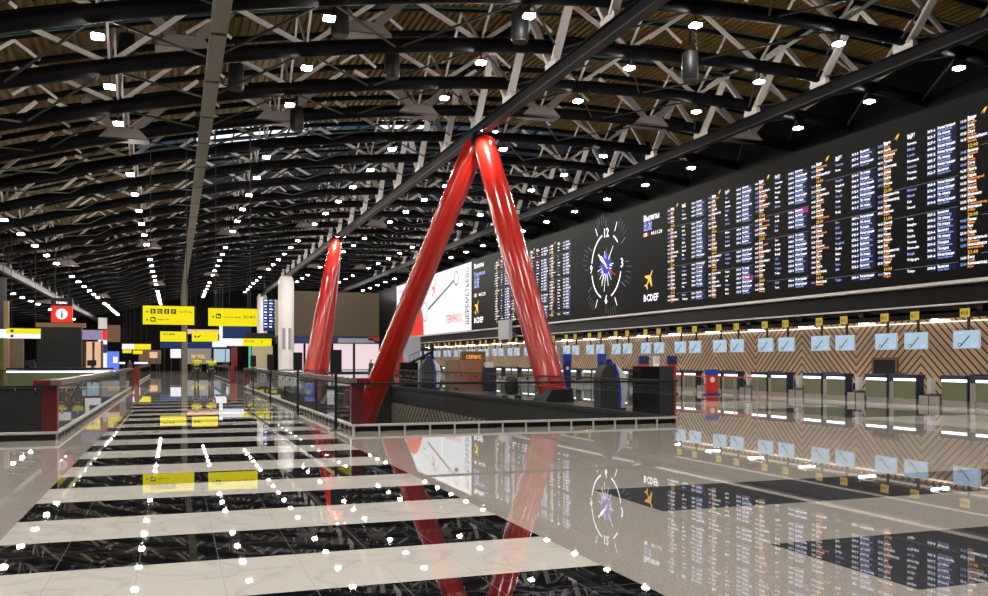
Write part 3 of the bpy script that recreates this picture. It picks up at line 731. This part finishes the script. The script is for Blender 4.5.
bx('body', kw, -1.35, 1.15, 0, 1.2, 0, 3.7, 'black'); bx('fascia', kw, 1.17, 2.3, .3, .8, 2.95, 3.55, 'shoplav'); bx('wood_band', kw, -1.5, 1.3, .9, 1.4, 3.72, 4.0, 'wood')
bx('lit_wall', kw, 1.2, 2.25, 2.0, 2.2, .4, 2.85, 'shopwarm')
for x in (1.22, 1.7, 2.2): bx('wood_post', kw, x, x + .14, .9, 1.05, 0, 2.9, 'wood_dark')
isg = thing('info_sign', 'red square sign with a white circle and letter i under a black header', 'sign', at(61.7, 314, 50))
s_ = 50 / 890
b = MB(); b.box(-9.6*s_, 9.6*s_, 0, .3, -8.2*s_, 8*s_, 't_red'); p = b.build('red_panel', isg)
b = MB(); b.ring((0, -.01, 0), UX, UZ, 0, 5.4*s_, 'screen_white', n=28); b.text('i', (0, -.016, -3.4*s_), UX, UZ, 6.8*s_, 't_black', 1.9*s_, 'c'); b.build('info_symbol', p)
b = MB(); b.box(-9.8*s_, 9.8*s_, .0, .3, 8.3*s_, 16*s_, 'black'); p = b.build('black_header', isg); b = MB(); b.text('Сервис', (0, -.006, 10.4*s_), UX, UZ, 2.4*s_, 't_white', 10*s_, 'c'); b.build('header_text', p)
for x in (-.35, .35):
    b = MB(); b.bar((x, .15, 16*s_), (x, .15, 16*s_ + 2.6), .03, .03, 'steel_mid'); b.build('rod', isg)
# shop front at the picture's edge, tower of signs, blue shop
sf = thing('shop_front', 'wood framed shop front with dark panels beside the information desk', 'shop front', (-13.2, 66, 0))
bx('dark_panel', sf, -6, 2.6, 1.2, 1.4, 3.9, 7.2, 'charcoal'); bx('back_wall', sf, -6, 3.4, 3, 3.2, 0, 3.9, 'tan')
for x in (-4.4, -2.6, -.9, 1.2, 2.55): bx('wood_post', sf, x, x + .3, .6, .9, 0, 3.9 if x < 2 else 5.6, 'wood')
bx('lit_shelf', sf, -4.0, -.6, 2.6, 2.9, .9, 2.2, 'shopwarm'); bx('plant_wall', sf, 1.6, 2.4, 2.4, 2.8, .6, 3.4, mat('leaf_green', (.06,.11,.02), .7)); bx('counter', sf, -5, 1.0, -.2, .5, 0, 1.1, 'charcoal')
ts = thing('sign_tower', 'tower of stacked red, navy and white shop signs by the far railing', 'sign', at(102.5, 361, 72)[:2] + (0,))
for z, h, m in ((4.2, .9, 'white'), (3.35, .75, 't_red'), (2.95, .36, 'screen_white'), (2.3, .6, 'deepblue'), (1.0, 1.25, 'screen_white')): bx('sign_panel', ts, -.32, .32, 0, .25, z, z + h, m)
bx('mast', ts, -.3, .3, .26, .4, 0, 5.1, 'steel_dark')
b_ = at(112, 361, 84); bs = thing('blue_shop', 'bright blue lit shop behind the tower of signs', 'shop', (b_[0], b_[1], 0))
bx('blue_wall', bs, -.6, .6, 0, .3, .2, 2.5, 'screen_blue'); bx('brown_upper', bs, -.6, .7, .1, .4, 3.4, 5.0, 'wood_dark'); bx('white_sign', bs, .1, .5, -.1, 0, 1.4, 2.0, 'screen_white')
# far end
def panel(name, label, cat, px0, px1, py0, py1, zc, m, deep=.4, txt=None, tm_='t_amber', cols=None):
    a = at((px0 + px1) / 2, (py0 + py1) / 2, zc); w = (px1 - px0) / 890 * zc * 1.05; h = (py1 - py0) / 890 * zc
    t = thing(name, label, cat, a)
    b = MB(); b.box(-w/2, w/2, 0, deep, -h/2, h/2, m); b.build('panel', t)
    if a[2] - h/2 > .05:
        b = MB()
        if py0 > 340 or a[2] - h/2 < 1.6:
            for x in (-.42, .42): b.box(x*w - .05, x*w + .05, .1, .25, -a[2], -h/2, 'steel_mid')
        else:
            for x in (-.4, .4): b.bar((x*w, .1, h/2), (x*w, .1, max(h/2 + 1, zb(min(max(a[0], -20), 28)) - a[2])), .05, .05, 'steel_mid')
        b.build('support', t)
    if txt: b = MB(); b.text(txt, (0, -.01, -h*.1), UX, UZ, h*.2, tm_, w*.5, 'c'); b.build('lettering', t)
    if cols:
        b = MB(); q = random.Random(5)
        n = int(h / .42)
        for i in range(n):
            for c_ in range(cols): 
                x = -w/2 + w * (c_ + .1) / cols; b.flat([(0,0),(w/cols*q.uniform(.45,.8),0),(w/cols*.5,.16),(0,.16)], (x, -.01, h/2 - .3 - i * .42), UX, UZ, 't_blue' if (i + c_) % 2 else 't_white')
        b.build('flight_lines', t)
    return t
panel('grey_partition', 'grey partition with amber lettering behind the two walkers', 'partition', 186, 210, 348.5, 364, 128, 'grille', .4, 'ВЫХОД')
panel('lit_screen', 'white lit screen left of the slim beige pillar at the hall end', 'screen', 171, 180.5, 349, 358, 122, 'screen_white')
panel('lit_screen', 'white lit panel behind the smaller yellow plane sign', 'screen', 213, 226, 340.5, 347, 132, 'screen_white')
panel('hanging_screen', 'dark navy far screen above the wide white and yellow sign', 'screen', 221, 250, 325, 337.5, 135, 'screen_navy', .3)
panel('hanging_screen', 'tall navy flight screen between the two white columns', 'screen', 264, 279, 299, 331, 128, 'screen_navy', .3, None, 't_white', 3)
panel('hanging_screen', 'pink and orange lit screen behind the smaller yellow signs', 'screen', 189, 219, 329.5, 334, 126, 'shopwarm')
panel('lit_screen', 'blue lit screen low at the very end of the walkway', 'screen', 201, 215, 343, 347.5, 140, 'screen_blue')
panel('red_frame', 'dark red portal beside the far red railing block', 'portal', 231.5, 237, 347, 366, 105, 'red_dark')
panel('striped_partition', 'beige striped partition beside the thick white column', 'partition', 253, 272, 346, 368, 100, 'beige')
panel('hanging_canopy', 'black sloping awning above the striped partition', 'awning', 246, 274, 333, 340, 112, 'black')
for k, (px, m) in enumerate(((141, 'screen_white'), (118, 'screen_white'))): panel('lit_counter', ('white lit counter by the far end of the railing', 'white lit counter behind the information desk')[k], 'counter', px - 6, px + 6, 362, 364, 95, m)
panel('hanging_screen', 'long navy lit band behind the slim beige pillar, under the smaller yellow signs', 'screen', 163, 212, 342, 348, 138, 'screen_navy')
panel('hanging_lit_post', 'slim white lit post under the large check-in number sign', 'lit post', 219.5, 222.5, 326, 347, 118, 'screen_white')
panel('lit_post', 'slim green lit post beside the striped partition', 'lit post', 249, 251, 345, 368, 104, em('post_green', (.1,.75,.45), .7))
panel('lit_screen', 'pale blue lit panel under the wide white and yellow sign', 'screen', 214, 229, 349, 362, 134, 'screen_pale')
panel('shop_wall', 'brown shop wall low on the shop side beyond the far railing', 'shop wall', 140, 160, 350, 364, 136, 'wood_dark')
panel('lit_screen', 'small warm lit window in the far shops by the half white half yellow sign', 'screen', 150, 157, 352, 358, 134, 'shopwarm')
# hall end walls
b = MB(); b.box(-30, 10.6, 156, 156.4, 0, 14, 'board'); b.box(10.6, 34, 157, 157.4, 0, 15, 'board'); struct(b.build('wall_far'))
b = MB(); b.box(-24.6, -24, 12, 158, 0, 9, 'board'); struct(b.build('wall_left'))
fw = thing('end_block', 'tan boxed wall over a lit pink shop at the end of the check-in hall', 'wall block', (.9, 117, 0))
bx('tan_wall', fw, 12.6, 25.0, .6, 1.2, 4.9, 10.7, 'tan'); bx('beige_wall', fw, 11.5, 12.58, 1.4, 1.9, 4.7, 9.5, 'beige'); bx('dark_band', fw, 11.5, 25.0, .3, .9, 3.9, 4.88, 'deepblue')
bx('lit_shop', fw, 12.0, 25.0, .9, 1.2, .2, 3.88, 'screen_pink'); bx('white_lamp_band', fw, 19.4, 24.2, -.1, .28, 4.0, 4.6, 'lavender'); bx('red_edge', fw, 23.4, 24.9, -.1, .28, 4.3, 4.75, 'redsign')
for x in (13.2, 15.0, 18.6, 21.5): bx('shop_post', fw, x, x + .25, .5, .88, 0, 3.88, 'steel_dark')
gp = at(412, 347, 97); gpt = thing('grey_wall_panel', 'pale grey wall panel under the white map billboard', 'wall panel', (gp[0], gp[1], 0))
bx('panel', gpt, -.95, .95, 0, .3, .2, 4.25, 'lavender'); bx('red_strip', gpt, -1.9, -.97, .1, .3, .2, 3.2, 'redsign')
# ------------------------------------------------------------------ things between the opening and the desks
cb = thing('black_cabinet', 'large black double cabinet with a red edge at the railing corner', 'cabinet', (12.55, 22.5, 0))
bx('cabinet_left', cb, 0, .58, 0, .5, .03, 1.45, 'black_gloss', .008); bx('cabinet_right', cb, .6, 1.08, -.02, .48, .03, 1.45, 'charcoal', .008); bx('red_edge', cb, 1.085, 1.11, -.02, .48, .03, 1.45, 'redsign')
def kiosk(label, loc, s, proto=[None]):
    if proto[0] is None:
        k = thing('self_service_kiosk', label, 'kiosk', (0,0,0), 0, 'self-service check-in kiosks')
        arc = [(.42*math.cos(math.radians(a))**1.0, 1.02 + .50*math.sin(math.radians(a))) for a in (180,160,140,120,100,85)]
        prof = [(-.42,.05)] + arc + [(.16,1.45),(.30,1.15),(.38,.75),(.36,.35),(.28,.05)]
        b = MB(); b.prism([(-.42,.05),(-.42,1.0),(-.36,1.25),(-.22,1.44),(-.05,1.5),(.06,1.44),(.14,1.15),(.20,.75),(.22,.35),(.20,.05)], (0,0,0), UX, UZ, (0,.55,0), 'charcoal'); b.build('body', k, bevel=.02)
        b = MB(); b.prism([(.07,1.45),(.15,1.15),(.21,.75),(.23,.35),(.21,.05),(.30,.05),(.33,.35),(.31,.75),(.25,1.17),(.13,1.49),(-.05,1.56),(-.05,1.51)], (0,-.015,0), UX, UZ, (0,.58,0), 'blue'); b.build('stripe', k)
        b = MB(); b.prism([(.31,.05),(.34,.35),(.32,.75),(.26,1.17),(.14,1.5),(.30,1.38),(.52,1.15),(.60,.7),(.46,.05)], (0,.02,0), UX, UZ, (0,.5,0), 'white'); b.build('back_shell', k, bevel=.02)
        bx('foot', k, -.45, .5, -.02, .57, 0, .05, 'black'); bx('screen_head', k, -.14, .05, .12, .4, 1.52, 1.66, 'deepblue', .01)
        proto[0] = k; k.location = loc; k.scale = (s,)*3
        return k
    k = dup(proto[0], loc, label); k.scale = (s,)*3; return k
kiosk('curved blue and white self-service kiosk behind the front glass railing', (13.55, 26.2, 0), 1.0)
kiosk('curved blue and white self-service kiosk beside the wooden chevron counter', (13.8, 49.2, 0), 1.15)

def stand(label, x, y, h, w, m1, m2, name='baggage_stand', cat='stand'):
    t = thing(name, label, cat, (x, y, 0))
    bx('base', t, -w/2, w/2, -.2, .2, 0, .06, 'deepblue'); bx('post', t, -w/2 + .02, w/2 - .02, -.05, .05, .06, h * .78, m2, .01); bx('header', t, -w/2, w/2, -.08, .08, h * .78, h, m1, .01)
    b = MB(); b.ring((0, -.06, h * .6), UX, UZ, 0, w * .2, 'white', n=14); b.build('round_mark', t)
    return t
stand('red stand with dark blue header in front of the check-in desks, beside the pink leaflet', 22.4, 39.9, 1.85, .55, 'deepblue', 'redsign')
stand('red stand with blue header behind the black cabinet', 22.6, 37.5, 1.85, .5, 'deepblue', 'redsign')
stand('blue totem with round white mark just past the foot of the red V column', 20.75, 45.6, 2.0, .5, 'blue', 'deepblue')
stand('blue totem near the check-in desks behind the nearer kiosk', 21.7, 43.2, 2.0, .5, 'blue', 'deepblue')
stand('low blue and red baggage sizer close to the olive desks', 23.85, 36.0, 1.2, .68, 'blue', 'redsign', 'baggage_sizer', 'baggage sizer')
stand('white and pink leaflet stand between the two red stands', 22.5, 38.8, 1.85, .3, 'white', 'screen_pink', 'leaflet_stand')
wc = thing('chevron_counter', 'brown wooden counter with red diagonal lines beyond the opening', 'counter', (14.8, 45.7, 0))
bx('body', wc, -.95, .95, 0, .7, 0, 1.62, 'wood_dark'); bx('wood_front', wc, -.95, .95, -.03, 0, 0, 1.65, mat('counter_wood', (.26,.165,.10), .5))
b = MB()
for x0_, x1_ in ((-.5,.0),(-.1,.45),(.5,0.02),(.7,.2),(.9,.45)): b.bar((x0_, -.035, 1.6), (x1_, -.035, .3), .02, .03, 'redsign')
b.build('red_lines', wc)
bs2 = thing('brown_sign', 'dark brown box sign with orange lettering above the wooden counter', 'sign', (19.0, 56.9, 0))
bx('sign_box', bs2, -.85, .85, 0, .4, 1.5, 2.25, 'wood_dark'); b = MB(); b.text('СЕРВИС', (0, -.01, 1.75), UX, UZ, .24, 't_orange', 1.1, 'c'); b.build('lettering', bs2); bx('stand', bs2, -.7, .7, .1, .3, 0, 1.5, 'charcoal')
t = thing('dark_cabinet', 'dark blue service cabinet next to the wooden chevron counter', 'cabinet', (16.1, 45.3, 0)); bx('body', t, -.34, .34, 0, .5, .04, 1.25, 'navy', .01); bx('white_top', t, -.2, .2, .1, .4, 1.25, 1.55, 'white', .02); bx('foot', t, -.3, .3, .05, .45, 0, .04, 'black')
t = thing('black_box_kiosk', 'black box kiosk behind the foot of the red V column', 'kiosk', (13.0, 50.7, 0)); bx('body', t, -.5, .5, 0, .6, .04, 1.52, 'black_gloss', .01); bx('foot', t, -.4, .4, .1, .5, 0, .04, 'black')
# luggage trolley with a dark bag
t = thing('luggage_trolley', 'steel luggage trolley beyond the railing, between the red column legs', 'trolley', (13.3, 34.6, 0))
b = MB(); b.bar((-.35,0,.18), (.35,0,.18), .04, .04, 'silver'); b.bar((-.35,.5,.18), (.35,.5,.18), .04, .04, 'silver'); b.bar((-.35,0,.18),(-.35,.5,.18),.04,.04,'silver'); b.bar((.35,0,.18),(.35,.5,.18),.04,.04,'silver'); b.build('frame', t)
b = MB(); b.tube([(-.35,0,.18),(-.5,0,.95),(-.5,.5,.95),(-.35,.5,.18)], .02, 'silver', 8); b.build('handle', t)
for x in (-.3, .3):
    for y in (.05, .45):
        b = MB(); b.tube([(x, y - .02, .08), (x, y + .02, .08)], .08, 'black', 14); b.build('wheel', t)
b = MB(); b.tube([(0,.25,.21),(0,.25,.3),(0,.25,.6),(0,.25,.85),(0,.25,.95)], [.2,.29,.3,.26,.12], 'charcoal', 16); tag(b.build('travel_bag', loc=(13.3, 34.6, 0)), 'round dark travel bag standing on the luggage trolley', 'bag')
# stairway at the far end of the desks
st = thing('staircase', 'dark far staircase with handrail under the white map billboard', 'staircase', tuple(q + d for q, d in zip(at(424, 361, 88)[:2], (-1.6, 0))) + (0,))
b = MB(); b.bar((0,0,1.3), (2.4,0,2.5), .9, .18, 'steel_dark'); b.bar((0,0,.0), (0,0,1.3), .9, .12, 'steel_dark'); b.build('flight', st)
b = MB(); b.bar((0,-.4,2.1), (2.4,-.4,3.2), .06, .06, 'black')
for k in range(6): b.bar((k*.48,-.4,1.3 + k*.24), (k*.48,-.4,2.1 + k*.22), .04, .04, 'black')
b.build('handrail', st); bx('landing_post', st, 2.3, 2.5, -.3, .3, 0, 3.2, 'steel_dark')
# stanchions with red belts before the desks
sn = None; q = random.Random(11)
for k in range(10):
    y = 33.0 + k * 1.7; lab = f'slim barrier post with red belt in front of the desks, {ORD[k]} along from the camera'
    if sn is None:
        sn = thing('belt_barrier', lab, 'barrier', (24.2, y, 0), 0, 'red belt barriers by the desks')
        b = MB(); b.tube([(0,0,0),(0,0,.03)], .16, 'stainless', 16); b.build('base', sn); b = MB(); b.tube([(0,0,.03),(0,0,.92)], .03, 'stainless', 10); b.build('post', sn)
        b = MB(); b.bar((0,0,.86), (0,1.66,.86), .01, .06, 'redsign'); b.build('belt', sn)
    else: dup(sn, (24.2, y, 0), lab)
# ------------------------------------------------------------------ people
def skin(name, pts, edges, rad_, m, parent, root=0, lev=1):
    me = bpy.data.meshes.new(name); me.from_pydata(pts, edges, []); o = bpy.data.objects.new(name, me); COL.objects.link(o); o.parent = parent
    me.materials.append(M[m]); s = o.modifiers.new('skin', 'SKIN'); s.use_smooth_shade = True
    for i, r in enumerate(rad_): me.skin_vertices[0].data[i].radius = (r, r); me.skin_vertices[0].data[i].use_root = (i == root)
    u = o.modifiers.new('sub', 'SUBSURF'); u.levels = lev; u.render_levels = lev
    return o
def person(label, x, y, h, rz, step, jacket, vest=None, group=None):
    t = thing('person', label, 'person', (x, y, 0), rz, group); k = h / 1.78
    P = []; E = []; RR = []
    def v(p, r, par=None):
        P.append((p[0]*k, p[1]*k, p[2]*k)); RR.append(r*k); i = len(P) - 1
        if par is not None: E.append((par, i))
        return i
    pel = v((0,0,.95), .125); wa = v((0,0,1.12), .12, pel); ch = v((0,.01,1.33), .145, wa); nb = v((0,.0,1.47), .075, ch); nk = v((0,.01,1.54), .056, nb); hd = v((0,.025,1.64), .088, nk); tp = v((0,.015,1.73), .07, hd)
    v((0,.125,1.63), .014, hd)
    J = {}
    for s in (-1, 1):
        hp = v((s*.09,0,.90), .10, pel); f = step * s
        kn = v((s*.095, .04 + f*.22, .50), .065, hp); an = v((s*.095, f*.38 - .02, .09 + (.05 if f < 0 else 0)), .042, kn); to = v((s*.10, f*.38 + .13, .045), .035, an)
        sh = v((s*.18,0,1.42), .06, ch); el = v((s*.24, -f*.10 - .02, 1.14), .043, sh); wr = v((s*.235, -f*.16 + .09, .90), .03, el)
        pm = v((s*.235, -f*.16 + .12, .83), .033, wr)
        for j, (dy, L) in enumerate(((-.027,.055),(-.009,.068),(.009,.072),(.027,.062))):
            a = v((s*.232, -f*.16 + .12 + dy, .79), .0085, pm); v((s*.222, -f*.16 + .125 + dy, .79 - L), .007, a)
        v((s*.215, -f*.16 + .165, .80), .009, pm)
        J[s] = (hp, kn, an, to, sh, el, wr)
    skin('body', P, E, RR, 'skin', t)
    sub = lambda ids, edges, rs: ([P[i] for i in ids], edges, rs)
    a, c = J[-1], J[1]
    ids = [ch, wa, pel, nb, a[4], a[5], a[6], c[4], c[5], c[6]]
    skin('jacket', [P[i] for i in ids], [(0,1),(1,2),(0,3),(0,4),(4,5),(5,6),(0,7),(7,8),(8,9)], [.172*k,.155*k,.16*k,.08*k,.082*k,.062*k,.048*k,.082*k,.062*k,.048*k], jacket, t)
    ids = [pel, a[0], a[1], a[2], c[0], c[1], c[2]]
    skin('trousers', [P[i] for i in ids], [(0,1),(1,2),(2,3),(0,4),(4,5),(5,6)], [.145*k,.122*k,.085*k,.062*k,.122*k,.085*k,.062*k], 'trousers', t)
    for s in (a, c): skin('shoe', [P[s[2]], P[s[3]]], [(0,1)], [.055*k,.046*k], 'shoe', t)
    skin('hair', [(0,-.02*k,1.645*k), (0,-.01*k,1.74*k)], [(0,1)], [.098*k,.082*k], 'hair', t)
    if vest:
        skin('vest', [(0,.01*k,1.49*k), (0,.01*k,1.40*k), (0,0,1.26*k), (0,0,1.13*k), (-.21*k,0,1.41*k), (-.265*k,-.02*k,1.22*k), (.21*k,0,1.41*k), (.265*k,-.02*k,1.22*k)],
             [(0,1),(1,2),(2,3),(1,4),(4,5),(1,6),(6,7)], [.12*k,.235*k,.235*k,.22*k,.13*k,.10*k,.13*k,.10*k], vest, t, 1)
    return t
person('person in a hi-vis yellow top and dark trousers walking away, nearer the beige pillar', 1.45, 64.1, 1.97, 0, .6, 'trousers', 'hivis', None)
person('person in a hi-vis yellow top walking beside a colleague, nearer the check-in side', 2.42, 64.4, 1.92, 0, -.6, 'trousers', 'hivis', None)
p = at(393, 361, 58); person('person in dark red clothes standing behind the red V column leg', p[0], p[1], 1.7, 1.2, .3, 'red_dark')
p = at(371, 361, 66); person('person in dark clothes standing before the pink lit shop', p[0], p[1], 1.75, 2.0, .2, 'charcoal')
p = at(130, 361, 84); person('person in dark clothes standing by the far railing on the shop side', p[0], p[1], 1.72, .6, .3, 'charcoal')
p = at(34, 361, 66); person('person in dark clothes behind the information desk', p[0], p[1], 1.75, 2.6, 0, 'charcoal')
p = at(225, 361, 92); person('person in black standing near the far red railing block', p[0], p[1], 1.8, 3, .3, 'charcoal')
bpy.data.scenes.remove(TS)
# ------------------------------------------------------------------ world and view
w = bpy.data.worlds.new('world'); sc.world = w; w.use_nodes = True
bg = w.node_tree.nodes['Background']; bg.inputs[0].default_value = (.55, .6, .75, 1); bg.inputs[1].default_value = .06
vs = sc.view_settings; vs.view_transform = 'Standard'; vs.look = 'None'; vs.gamma = 1; vs.use_curve_mapping = False; vs.exposure = 0
